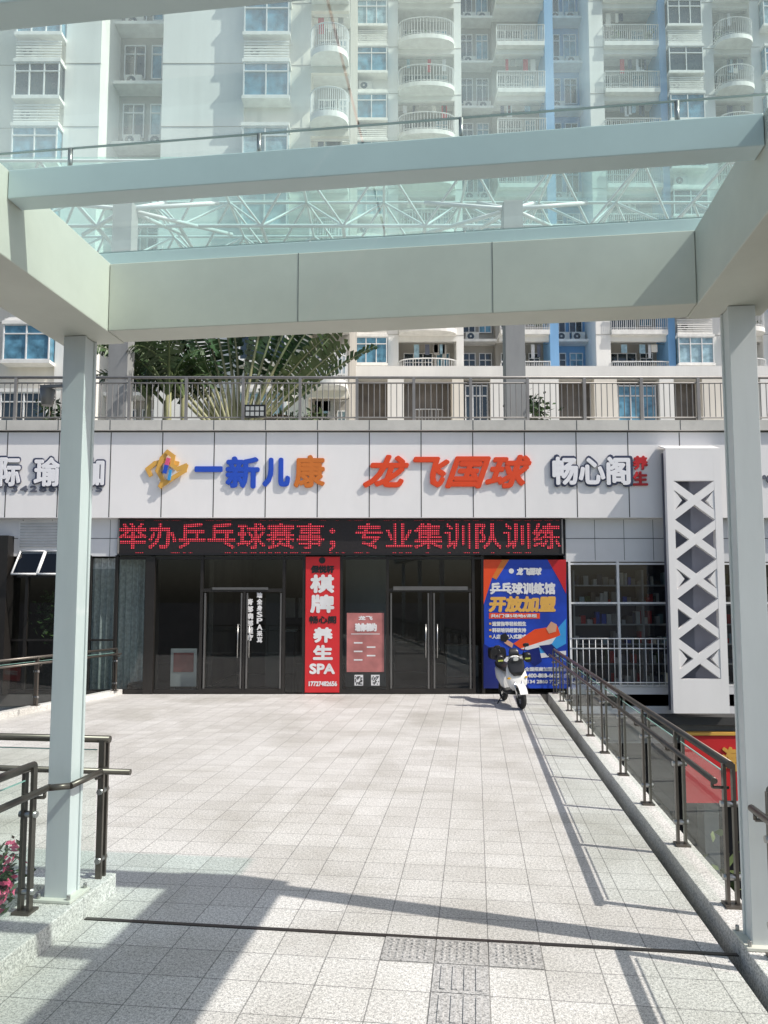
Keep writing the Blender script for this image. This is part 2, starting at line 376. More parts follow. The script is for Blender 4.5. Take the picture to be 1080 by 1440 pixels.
# ================================================================== CANOPY
can=empty('walkway_canopy')
zb0,zt0=3.72,4.18
mb=MB()
for t0 in (0,-4.75,-9.5):
    for s0 in (-2.05,2.12):
        zk=.13 if s0<0 else .075
        mb.box(s0-.066,s0+.066,t0-.05,t0+.05,zk,zb0-.005,'post')
        mb.box(s0-.076,s0+.076,t0-.075,t0-.053,zk,zb0-.004,'post'); mb.box(s0-.076,s0+.076,t0+.053,t0+.075,zk,zb0-.004,'post')
        mb.box(s0-.12,s0+.12,t0-.12,t0+.12,zk+.002,zk+.02,'steelpaint')
        for dx in(-.098,.098):
            for dy in(-.098,.098): mb.tube((s0+dx,t0+dy,zk+.02),(s0+dx,t0+dy,zk+.05),.012,'steel',6)
mb.build('posts',can,BR,bevel=.003)
mb=MB()
mb.box(-2.24,-1.80,-11,.12,zb0,zt0,'steelpaint'); mb.box(1.86,2.30,-11,.12,zb0,zt0,'steelpaint')
mb.box(-1.797,1.857,-.12,.10,zb0+.002,zt0-.008,'steelpaint')
mb.build('main_beams',can,BR,bevel=.006)
mb=MB()
for s0 in (-.54,.67): mb.box(s0-.002,s0+.002,-.1215,-.119,zb0+.005,zt0-.01,'seam')
for t0 in (-1.6,-3.2,-4.8): 
    mb.box(-1.7995,-1.7985,t0,t0+.005,zb0+.005,zt0-.01,'seam'); mb.box(1.8585,1.8595,t0,t0+.005,zb0+.005,zt0-.01,'seam')
mb.build('beam_seams',can,BR)
pts_=[-1.12-1.16*i for i in range(9)]
mb=MB()
for t0 in pts_: mb.box(-1.797,1.857,t0-.06,t0+.06,zt0-.155,zt0-.002,'purlin')
mb.box(-2.24,2.30,-.07,.05,zt0+.003,zt0+.09,'purlin')
mb.box(-2.2,-2.1,-11,-.075,zt0+.003,zt0+.09,'purlin'); mb.box(2.16,2.26,-11,-.075,zt0+.003,zt0+.09,'purlin')
mb.build('purlins',can,BR,bevel=.005)
mb=MB(); zg=zt0+.13
tt=[.45,0]+pts_
for i in range(len(tt)-1):
    for s0,s1 in((-2.35,-.0),(.0,2.41)):
        mb.face([(s0+.006,tt[i+1]+.006,zg),(s1-.006,tt[i+1]+.006,zg),(s1-.006,tt[i]-.006,zg),(s0+.006,tt[i]-.006,zg)],'cglass')
mb.build('glass_roof',can,BR,recalc=False)
mb=MB()
for t0 in tt[1:-1]:
    mb.box(-2.35,2.41,t0-.006,t0+.006,zg-.006,zg-.001,'sealant')
    for k in (-1.5,-.5,.5,1.5):
        mb.tube((k,t0,zt0),(k,t0,zg-.006),.012,'steel',6)
mb.build('glass_fittings',can,BR)
mb=MB(); mb.box(-2.33,-2.13,.0,.02,3.40,3.42,'rail'); mb.tube((-2.28,.01,3.39),(-2.28,.01,3.28),.05,'rail',12,.035); mb.build('post_lamp',can,BR)
# ================================================================== SHOPPING BUILDING
sb=empty('shopping_building')
xl,xr=-30,30
zfb=Zz(728,DF); zft=Zz(608,DF); zct=Zz(590,DF-.12)
mb=MB()
mb.box(xl,xr,DF,DF+.5,zfb,zft,'fascia')
mb.box(xl,xr,DF-.08,DF+.6,zft+.03,zct,'coping'); mb.box(xl,xr,DF+.03,DF+.55,zft,zft+.03,'joint')
mb.build('fascia',sb)
mb=MB()
pit=(X(738,DF,660)-X(155,DF,660))/8
x=X(155,DF,660)-pit*18
while x<xr:
    mb.box(x-.010,x+.010,DF-.002,DF+.01,zfb+.01,zft-.004,'joint')
    mb.box(x-.010,x+.010,DF-.082,DF-.05,zft+.035,zct-.004,'seam'); x+=pit
mb.build('panel_joints',sb)
z1=Zz(781,DG)
mb=MB()
mb.box(xl,X(165,DG),DG-.05,DG+.15,z1-.02,zfb+.1,'tile')
mb.box(X(165,DG),X(795,DG),DG-.02,DG+.15,z1,zfb+.1,'dark')
mb.box(X(795,DG),xr,DG-.05,DG+.15,Zz(790,DG),zfb+.1,'tile')
mb.box(X(795,DG),xr,DG-.05,DG+.15,Zz(1003,DG),Zz(966,DG),'tile')
mb.box(xl,X(-90,DG),DG-.05,DG+.15,0,z1-.03,'tile')
mb.box(X(943,DG),X(965,DG),DG-.06,DG+.15,Zz(966,DG)+.005,Zz(790,DG)-.005,'tile')
mb.box(X(1110,DG),xr,DG-.06,DG+.15,Zz(966,DG)+.005,Zz(790,DG)-.005,'tile')
for i in range(40):
    for a0,a1 in((X(795,DG),xr),(xl,X(165,DG))):
        xx=a0+i*.62
        if xx<a1-.1: mb.box(xx,xx+.010,DG-.053,DG-.049,Zz(788,DG),zfb-.02,'seam')
for a0,a1 in((X(795,DG),xr),(xl,X(165,DG))):
    mb.box(a0,a1,DG-.0535,DG-.049,Zz(758,DG),Zz(757,DG),'seam')
mb.box(3.3,xr,DG-.5,DG+.2,Zz(1014,DG),Zz(1003,DG)-.004,'joint')
mb.box(3.3,xr,DG-.1,DG+.2,-1.0,Zz(1014,DG)-.004,'conc')
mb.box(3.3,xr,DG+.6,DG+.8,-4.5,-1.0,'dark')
for i in range(9): mb.box(3.6+i*3,3.9+i*3,DG-.05,DG+.3,-4.5,-1.0,'conc')
mb.box(xl,-5.3,DG,DG+.3,-4.5,-.02,'conc'); mb.box(-5.3,3.3,DG,DG+.3,-4.5,-.5,'conc')
mb.build('walls',sb)
mb=MB()
mb.box(xl,xr,15.65,23,-.25,-.01 ,'dfloor'); mb.box(xl,xr,22.8,23,0,3.7,'inwall'); mb.box(xl,xr,15.9,23,3.45,3.75,'inwall')
mb.box(X(800,DG)-.3,X(800,DG)-.15,15.95,22.7,0,3.4,'dark'); mb.box(X(278,DG)-.1,X(278,DG),17.2,22.7,0,3.4,'inwall')
mb.box(X(482,DG),X(543,DG),16.9,17.1,0,3.4,'conc')
for xx,yy in((-2.9,19.5),(-2.2,21.5),(1.0,18.6),(1.4,20.6),(2.2,21.8)): mb.box(xx-.3,xx+.3,yy-.15,yy+.15,3.40,3.445,'lamp')
mb.build('interior',sb)
mb=MB()
mb.box(-3.9,-2.4,19.8,20.3,0,1.1,'inwall'); mb.box(-3.95,-2.35,19.75,20.35,1.1,1.15,'shelf'); mb.box(.3,1.2,20.5,21.2,0,.78,'inwall'); mb.box(1.6,2.4,19,19.6,0,.78,'shelf')
for i in range(4): mb.box(-3.8+i*.4,-3.5+i*.4,22.6,22.75,1.4,2.0,'shelf')
mb.build('reception_counter')
mb=MB(); mb.box(X(243,16.1),X(279,16.1),16.1,16.14,Zz(972,16.1)+.1,Zz(912,16.1),'pwhite'); mb.box(X(247,16.1),X(275,16.1),16.09,16.099,Zz(945,16.1),Zz(918,16.1),'ppale')
for u in(248,274): mb.tube((X(u,16.1),16.14,0),(X(u,16.1),16.3,.9),.012,'steel',6)
mb.build('display_stand')
mb=MB()
mb.box(xl,xr,DF+.5,75,5.2,5.62,'deck'); mb.box(xl,-20,DF+.6,75,-4.5,5.1,'tile'); mb.box(20,xr,DF+.6,75,-4.5,-.3,'tile')
mb.build('podium_deck',sb)
mb=MB()
for u0,u1,v0 in [(-90,40,812),(40,128,812),(128,165,800),(165,215,781),(215,285,781),(285,400,781),(400,430,781),(478,545,781),(545,665,781),(795,868,790),(868,942,790),(965,1110,790)]:
    vb=966 if u0>700 else 975
    mb.face([(X(u0,DG),DG,Zz(vb,DG)+.02),(X(u1,DG),DG,Zz(vb,DG)+.02),(X(u1,DG),DG,Zz(v0,DG)),(X(u0,DG),DG,Zz(v0,DG))],'sglass2' if u0>700 else 'sglass')
mb.build('shop_glazing',sb,recalc=False)
mb=MB()
def vm(u,v0,v1,k='dkframe',w=.05,D=DG): mb.box(X(u,D)-w/2,X(u,D)+w/2,D-.05,D+.05,max(0.0,Zz(v1,D)) if u<700 else Zz(v1,D),Zz(v0,D),k)
def hm(u0,u1,v,k='dkframe',w=.05,D=DG): mb.box(X(u0,D),X(u1,D),D-.045,D+.045,Zz(v,D)-w/2,Zz(v,D)+w/2,k)
for u in(-90,-20,40,128,165,215,285,400,428,480,545,665,678): vm(u,781,975,w=.06)
for u in(345,606): vm(u,832,972,w=.05)
hm(285,400,830,w=.07); hm(545,665,830,w=.07); hm(-90,165,972,w=.08); hm(165,285,972,w=.08); hm(478,545,972,w=.08); hm(285,400,971,w=.1); hm(545,665,971,w=.1)
hm(165,678,785,w=.05); hm(-90,165,900,w=.04)
for u in(800,868,942,967,1040,1108): vm(u,790,966,'frame',.045)
for u0,u1 in((800,942),(967,1108)):
    for v in(793,848,964): hm(u0,u1,v,'frame',.04)
for u in(290,341,349,396,550,602,610,660): vm(u,834,968,'steelfr',.03,DG-.012)
mb.box(X(-10,DG),X(20,DG),DG-.3,DG+.3,0,3.3,'dkframe'); mb.box(X(207,DG),X(220,DG),DG-.1,DG+.3,0,z1-.03,'dkframe')
mb.build('window_frames',sb)
mb=MB()
for u in(337,353,598,614):
    xx=X(u,DG); mb.tube((xx,DG-.1,.75),(xx,DG-.1,1.45),.012,'steel',8)
    for z in(.82,1.38): mb.tube((xx,DG-.1,z),(xx,DG-.03,z),.01,'steel',6)
mb.box(X(300,DG),X(378,DG),DG-.06,DG-.046,2.17,2.22,'steelfr'); mb.box(X(553,DG),X(657,DG),DG-.075,DG-.046,2.16,2.24,'steelfr')
mb.build('door_hardware',sb)
mb=MB(); mb.box(X(374,DG),X(394,DG),DG+.06,DG+.1,.03,2.1,'black'); mb.build('door_leaf',sb)
mb=MB()
n=60; xa,xb=X(130,16),X(206,16)
for i in range(n):
    f0=xa+(xb-xa)*i/n; f1=xa+(xb-xa)*(i+1)/n; y0=15.95+.05*math.sin(i*.9); y1_=15.95+.05*math.sin((i+1)*.9)
    mb.face([(f0,y0,.05),(f1,y1_,.05),(f1,y1_,2.85),(f0,y0,2.85)],'curt',True)
mb.build('curtain',sb)
def shelves(u0,u1):
    mb=MB(); y=16.0; x0,x1=X(u0,y),X(u1,y)
    cols=['recess','shelf','sgrey','inwall','sblue','ac','wlight','ac','recess','sdark','leaf2','redsm','cream']
    for k in range(6):
        z=.15+k*.42; mb.box(x0,x1,y,y+.4,z,z+.03,'shelf')
        xx=x0+.03
        while xx<x1-.2:
            w=random.uniform(.04,.13); h=random.uniform(.10,.32)
            if random.random()<.9: mb.box(xx,xx+w,y+.04+random.uniform(0,.1),y+.3,z+.031,z+h,random.choice(cols))
            xx+=w+random.uniform(.005,.03)
    for xx in (x0,(x0+x1)/2,x1): mb.box(xx-.02,xx+.02,y-.01,y+.41,0,2.6,'shelf')
    mb.box(x0,x1,y+.42,y+.45,0,2.7,'sgrey')
    mb.build('display_shelf')
shelves(806,1000); shelves(1010,1120)
mb=MB(); y=DG-.25
for k in range(17):
    xx=X(800,y)+k*.13; mb.tube((xx,y,Zz(966,y)),(xx,y,Zz(898,y)),.008,'frame',5)
x2=X(800,y)+16*.13
for v in(898,912,960): mb.tube((X(800,y),y,Zz(v,y)),(x2,y,Zz(v,y)),.014,'frame',6)
mb.build('window_guard_rail')
mb=MB()
for u0,u1 in((28,62),(64,98)):
    y=DG-.06; x0,x1=X(u0,y),X(u1,y); zt,zb_=Zz(775,y),Zz(808,y)
    A=Vector((x0,y,zt));B=Vector((x1,y,zt));C=Vector((x1,y-.35,zb_));Dd=Vector((x0,y-.35,zb_))
    mb.face([Dd,C,B,A],'sglass2')
    for p,q in((A,B),(B,C),(C,Dd),(Dd,A)): mb.tube(p,q,.022,'frame',4)
mb.box(X(26,DG),X(100,DG),DG-.06,DG+.0,Zz(775,DG),Zz(733,DG),'frame')
for i in range(9): mb.box(X(29,DG),X(97,DG),DG-.085,DG-.061,Zz(737+i*4,DG)-.012,Zz(737+i*4,DG)+.012,'shelf')
mb.box(X(26,DG),X(100,DG),DG-.055,DG,Zz(812,DG),Zz(779,DG),'black')
mb.build('awning_window',sb)
# ---- signs
s1=empty('yoga_shop_sign')
for body,u0,u1 in(('际',-4,30),('瑜',45,86),('伽',110,148),('国',-54,-12)):
    text(body,u0,u1,641,686,DF-.01,'sdark',.03,.036,0,s1,'letter_edge'); text(body,u0+2,u1-2,643,684,DF-.043,'swhite',.006,.02,0,s1,'letter')
text('13428604735',6,144,683,692,DF-.004,'sgrey',.015,.009,0,s1,'phone_number',1.25)
s2=empty('childrens_shop_sign')
text('一',274,313,656,664,DF-.01,'sblue',.03,.02,0,s2,'letter'); text('新',317,365,642,687,DF-.01,'sblue',.03,.028,0,s2,'letter')
text('儿',369,408,644,685,DF-.01,'sblue',.03,.030,0,s2,'letter'); text('康',413,457,640,686,DF-.01,'sorange',.03,.026,0,s2,'letter')
mb=MB()
stroke(mb,[(212,668),(208,660),(218,652),(232,648),(250,652)],.09,DF-.01,'syellow')
stroke(mb,[(236,636),(228,645),(222,662),(230,676),(226,684)],.09,DF-.03,'syellow')
stroke(mb,[(236,636),(244,642),(242,654),(250,660),(262,655),(260,662),(244,672),(226,684)],.09,DF-.05,'syellow')
stroke(mb,[(237,646),(234,655)],.08,DF-.085,'spink'); stroke(mb,[(234,656),(232,664)],.08,DF-.09,'sblue'); stroke(mb,[(240,662),(238,674)],.06,DF-.092,'pcyan')
mb.build('logo',s2)
s3=empty('table_tennis_shop_sign')
text('龙飞国球',510,748,640,687,DF-.01,'redsign',.035,.030,.30,s3,'letter',1.02)
s4=empty('wellness_shop_sign')
text('畅心阁',774,890,639,685,DF-.01,'sdark',.03,.040,0,s4,'letter_edge'); text('畅心阁',777,887,642,682,DF-.043,'swhite',.006,.023,0,s4,'letter')
text('养',890,911,641,661,DF-.01,'redsm',.025,.014,0,s4,'letter'); text('生',890,911,663,683,DF-.01,'redsm',.025,.014,0,s4,'letter')
s6=empty('phone_number_sign'); text('℃ 134',1072,1110,668,680,DF-.01,'sgrey',.015,.01,0,s6,'letter')
ls=empty('led_display_sign'); D=DG-.12
mb=MB(); mb.box(X(165,D),X(792,D),D,D+.09,Zz(780,D),Zz(729,D),'ledbg')
for v in(729.5,779.5): mb.box(X(165,D),X(792,D),D-.02,D+.091,Zz(v,D)-.015,Zz(v,D)+.015,'black')
for u in(165.5,791.5): mb.box(X(u,D)-.015,X(u,D)+.015,D-.019,D+.0915,Zz(779,D),Zz(730,D),'rail')
mb.build('cabinet',ls)
text('举办乒乓球赛事；专业集训队训练',166,789,735,775,D,'led',.004,.010,0,ls,'led_text')
mb=MB()
u=168
while u<788:
    w=random.choice([5,5,9,12])
    if random.random()<.65: mb.box(X(u,D),X(min(u+w,789),D),D-.004,D-.001,Zz(732.6,D),Zz(731.8,D),'led')
    if random.random()<.5: mb.box(X(u,D),X(min(u+w,789),D),D-.004,D-.001,Zz(777.6,D),Zz(777,D),'led')
    u+=w+4
mb.build('led_border',ls)
bn=empty('red_banner'); D=DG-.06
mb=MB(); mb.box(X(430,D),X(478,D),D,D+.006,.03,Zz(783,D),'red')
mb.tube((X(453,D),D-.001,Zz(788,D)),(X(453,D),D-.004,Zz(788,D)),.07,'black',20)
mb.build('cloth',bn)
text('保悦轩',437,470,795,806,D-.001,'black',.003,.012,0,bn,'t'); text('棋',436,470,808,834,D-.001,'pwhite',.003,.022,0,bn,'t'); text('牌',436,470,836,862,D-.001,'pwhite',.003,.022,0,bn,'t')
text('畅心阁',435,473,866,877,D-.001,'black',.003,.008,0,bn,'t')
text('养',440,468,882,904,D-.001,'pwhite',.003,.018,0,bn,'t'); text('生',440,468,907,928,D-.001,'pwhite',.003,.018,0,bn,'t'); text('SPA',435,471,933,948,D-.001,'pwhite',.003,.014,0,bn,'t')
text('17727482656',434,474,958,965,D-.001,'pwhite',.003,.006,0,bn,'t')
wn=empty('window_notice'); D=DG-.02
mb=MB(); mb.box(X(488,D),X(540,D),D,D+.004,Zz(945,D),Zz(862,D),'ppale'); mb.box(X(494,D),X(534,D),D-.003,D-.001,Zz(892,D),Zz(891,D),'pwhite')
for q in range(5): mb.box(X(498+(q%2)*18,D),X(510+(q%2)*18,D),D-.003,D-.001,Zz(905+q*6,D),Zz(903+q*6,D),'pwhite')
mb.box(X(499,D),X(511,D),D,D+.004,Zz(964,D),Zz(949,D),'pwhite'); mb.box(X(522,D),X(534,D),D,D+.004,Zz(964,D),Zz(949,D),'pwhite')
for q0 in(500,523):
    for i in range(7):
        for j in range(7):
            if random.random()<.5: mb.box(X(q0+i*1.45,D),X(q0+i*1.45+1.3,D),D-.003,D-.001,Zz(951+j*1.7+1.5,D),Zz(951+j*1.7,D),'black')
mb.build('sheet',wn); text('瑜你相约',499,530,876,888,D-.001,'pwhite',.003,.012,0,wn,'t'); text('龙飞',504,524,866,872,D-.001,'pwhite',.003,.006,0,wn,'t')
dd=empty('door_lettering'); D=DG-.02
for i,ch in enumerate('脊部肩部理疗'): text(ch,347,356,842+i*10,851+i*10,D,'pwhite',.003,.007,0,dd,'t')
for i,ch in enumerate('瑜全身SPA采耳'): text(ch,361,369,833+i*9,841+i*9,D,'pwhite',.003,.006,0,dd,'t')
# blue poster
bp_=empty('blue_poster'); D=DG-.06
mb=MB(); mb.box(X(680,D),X(796,D),D,D+.02,Zz(968,D),Zz(787,D),'pblue')
ppoly(mb,[(680,787),(706,787),(692,812),(680,850)],D-.001,'redsign'); ppoly(mb,[(706,787),(716,787),(698,815),(692,812)],D-.0012,'sorange')
ppoly(mb,[(770,787),(796,787),(796,835),(786,815)],D-.001,'redsm'); ppoly(mb,[(680,905),(720,930),(745,968),(680,968)],D-.001,'pdeep')
ppoly(mb,[(796,870),(796,905),(760,925),(740,921),(768,902)],D-.001,'pcyan')
ppoly(mb,[(722,905),(752,885),(784,880),(788,893),(760,906),(735,914)],D-.003,'redsign'); ppoly(mb,[(732,912),(760,903),(782,896),(776,905),(748,915)],D-.005,'pwhite')
ppoly(mb,[(768,884),(775,874),(783,878),(782,888),(772,891)],D-.007,'skin'); ppoly(mb,[(722,905),(712,899),(709,904),(720,911)],D-.007,'skin')
ppoly(mb,[(704,893),(711,890),(716,897),(711,903),(704,901)],D-.008,'black'); ppoly(mb,[(742,914),(758,910),(762,930),(752,937),(744,930)],D-.006,'pdeep')
ppoly(mb,[(758,908),(776,906),(792,922),(788,928),(770,922)],D-.0065,'pdeep'); ppoly(mb,[(700,925),(796,915),(796,921),(705,932)],D-.004,'pwhite')
for i in range(3): mb.box(X(687,D),X(690,D),D-.004,D-.001,Zz(877+i*9,D)-.02,Zz(877+i*9,D)+.02,'syellow')
mb.box(X(687,D),X(758,D),D-.003,D-.001,Zz(870,D),Zz(862,D),'redsign')
mb.tube((X(719,D),D,Zz(803,D)),(X(719,D),D-.004,Zz(803,D)),.055,'pwhite',16)
mb.build('panel',bp_)
text('龙飞国球',726,762,798,809,D-.001,'pwhite',.003,.010,.2,bp_,'t'); text('乒乓球训练馆',689,781,819,836,D-.001,'pwhite',.003,.013,0,bp_,'t')
text('开放加盟',687,782,838,861,D-.001,'syellow',.003,.022,.1,bp_,'t'); text('共6门课5场地6课程',690,755,863.5,868.5,D-.004,'pwhite',.002,.003,0,bp_,'t')
for i,t_ in enumerate(['运营指导轻松招生','科研培训经营支持','人店师加入式模式']): text(t_,692,740,874+i*9,880.5+i*9,D-.001,'pwhite',.002,.005,0,bp_,'t')
text('全国招商加盟热线',738,790,938,944,D-.007,'pwhite',.002,.004,0,bp_,'t'); text('400-888-6622',742,788,947,953,D-.007,'pwhite',.002,.006,0,bp_,'t'); text('134 2860 7712',742,788,956,961,D-.007,'pwhite',.002,.004,0,bp_,'t')
lo=empty('street_level_shop_sign')
mb=MB(); xs0=X(955,15.2); mb.box(xs0,xs0+9,15.2,15.35,-2.1,Zz(1035,15.2),'red'); mb.box(xs0,xs0+9,15.18,15.36,Zz(1034,15.2),Zz(1030,15.2),'syellow'); mb.build('board',lo)
text('海鲜酒楼',1015,1125,1050,1085,15.19,'syellow',.01,.02,0,lo,'letter')
# ---- white decorative truss panel
D=15.05; mb=MB()
x0,x1=X(941,D),X(1019,D); zt=Zz(632,D); zb_=Zz(1003,D); w=.15; dep=.12
mb.box(x0,x0+w,D,D+dep,zb_,zt,'fascia'); mb.box(x1-w,x1,D,D+dep,zb_,zt,'fascia')
zp=Zz(676,D); mb.box(x0+w+.001,x1-w-.001,D,D+dep,zp,zt,'fascia')
zq=Zz(955,D); mb.box(x0+w+.001,x1-w-.001,D,D+dep,zb_,zq,'fascia')
nm=5; hh=(zp-zq)/nm; xi0,xi1=x0+w+.002,x1-w-.002
for i in range(nm):
    za=zq+i*hh; zb2=za+hh; t=.19
    for k,(pa,pb) in enumerate((((xi0,za),(xi1,zb2)),((xi0,zb2),(xi1,za)))):
        mb.prism([(pa[0],D+.004*k+.002,pa[1]-t if pa[1]>za else pa[1]),(pb[0],D+.004*k+.002,pb[1]-t if pb[1]>za else pb[1]),(pb[0],D+.004*k+.002,pb[1] if pb[1]>za else pb[1]+t),(pa[0],D+.004*k+.002,pa[1] if pa[1]>za else pa[1]+t)],(0,dep-.02,0),'fascia')
    if i%2==0:
        mb.prism([(xi0,D+.012,za+t),(xi0+.16,D+.012,za+hh/2),(xi0,D+.012,zb2-t)],(0,dep-.03,0),'fascia')
        mb.prism([(xi1,D+.012,za+t),(xi1-.16,D+.012,za+hh/2),(xi1,D+.012,zb2-t)],(0,dep-.03,0),'fascia')
mb.prism([(x0,D,zt+.003),(x1,D,zt+.003),(x1-.0,D+.38,zt+.13),(x0+.0,D+.38,zt+.13)],(0,0,.025),'fascia')
mb.box(x0+.03,x1-.03,D+.30,D+.33,zb_+.02,zt-.02,'sgrey')
mb.box(x0+.1,x0+.16,D+dep,DG-.06,1,1.1,'steel'); mb.box(x1-.16,x1-.1,D+dep,DG-.06,1,1.1,'steel')
mb.build('decorative_lattice_panel')
# ---- podium railing
mb=MB(); y=DF+.12; zb_=zct+.001; zt=Zz(531,y)
x=-14.0; i=0
while x<14:
    if i%10==0: mb.box(x-.03,x+.03,y-.03,y+.03,zb_,zt,'rail')
    else: mb.tube((x,y,zb_+.10),(x,y,zt-.12),.0105,'rail',5,caps=False)
    x+=.122; i+=1
for z,r in((zt,.032),(zt-.12,.017),(zb_+.10,.017)): mb.tube((-14,y,z),(14,y,z),r,'rail',8)
mb.build('podium_railing')
mb=MB(); D=DF-.04; x0,x1=X(341,D),X(371,D); za,zb2=Zz(587,D),Zz(570,D)
mb.box(x0,x1,D-.06,D+.02,za,zb2,'black')
for i in range(4):
    for j in range(2): 
        xx=x0+.03+i*(x1-x0-.04)/4; zz=za+.02+j*.115; mb.box(xx,xx+.075,D-.066,D-.0605,zz,zz+.085,'lens')
mb.box(x0+.1,x1-.1,D+.02,D+.2,za+.05,za+.08,'rail'); mb.build('floodlight')
cs=empty('roof_canopy_columns')
mb=MB()
for u in(170,723,-260,1230):
    y=16.7; xx=P(u,530,y)[0]; mb.box(xx-.22,xx+.22,y-.22,y+.22,5.6,11.2,'conc')
mb.build('columns',cs)
# ---- space frame canopy
sf=empty('space_frame_canopy'); mb=MB()
nx,ny=12,4; md=2.1; X0=-nx*md/2; Y0=17.2; zt=12.6; zb_=11.5
def T(i,j): return Vector((X0+i*md,Y0+j*md,zt+ j*.1))
def B(i,j): return Vector((X0+(i+.5)*md,Y0+(j+.5)*md,zb_+j*.1))
for i in range(nx+1):
    for j in range(ny+1):
        if i<nx: mb.tube(T(i,j),T(i+1,j),.04,'frame',5,caps=False)
        if j<ny: mb.tube(T(i,j),T(i,j+1),.04,'frame',5,caps=False)
for i in range(nx):
    for j in range(ny):
        b_=B(i,j)
        for q in((0,0),(1,0),(0,1),(1,1)): mb.tube(b_,T(i+q[0],j+q[1]),.034,'frame',5,caps=False)
        if i<nx-1: mb.tube(b_,B(i+1,j),.05,'frame',5,caps=False)
        if j<ny-1: mb.tube(b_,B(i,j+1),.05,'frame',5,caps=False)
for u in(170,723,-260,1230):
    xx=P(u,530,16.7)[0]
    for dx in(-2,-.7,.7,2):
        for dy in (.8,2.4): mb.tube((xx,16.7,11.1),(xx+dx,16.7+dy,11.7),.05,'frame',6)
mb.build('trusses',sf)
mb=MB(); mb.face([T(0,0)+Vector((0,0,.1)),T(nx,0)+Vector((0,0,.1)),T(nx,ny)+Vector((0,0,.1)),T(0,ny)+Vector((0,0,.1))],'sfglass'); mb.build('glass',sf,recalc=False)
# ================================================================== TOWERS
def window(mb,x0,x1,y,z0,z1,k=None,fr=.05,div=2):
    k=k or random.choice(['wblue','wblue','wlight','wdark'])
    mb.face([(x0,y+.04,z0),(x1,y+.04,z0),(x1,y+.04,z1),(x0,y+.04,z1)],k)
    for z in(z0,z1-fr,z0+(z1-z0)*.72): mb.box(x0,x1,y-.02,y+.035,z,z+fr,'frame')
    for i in range(div+1):
        xx=x0+(x1-x0-fr)*i/div; mb.box(xx,xx+fr,y-.025,y+.03,z0+.002,z1-.002,'frame')
def acunit(mb,x,y,z):
    mb.box(x,x+.8,y-.32,y,z,z+.55,'ac'); mb.tube((x+.3,y-.321,z+.28),(x+.3,y-.33,z+.28),.21,'wdark',12); mb.tube((x+.3,y-.331,z+.28),(x+.3,y-.335,z+.28),.06,'ac',8)
    mb.box(x-.05,x+.85,y-.38,y+.02,z-.07,z-.005,'ttrim')
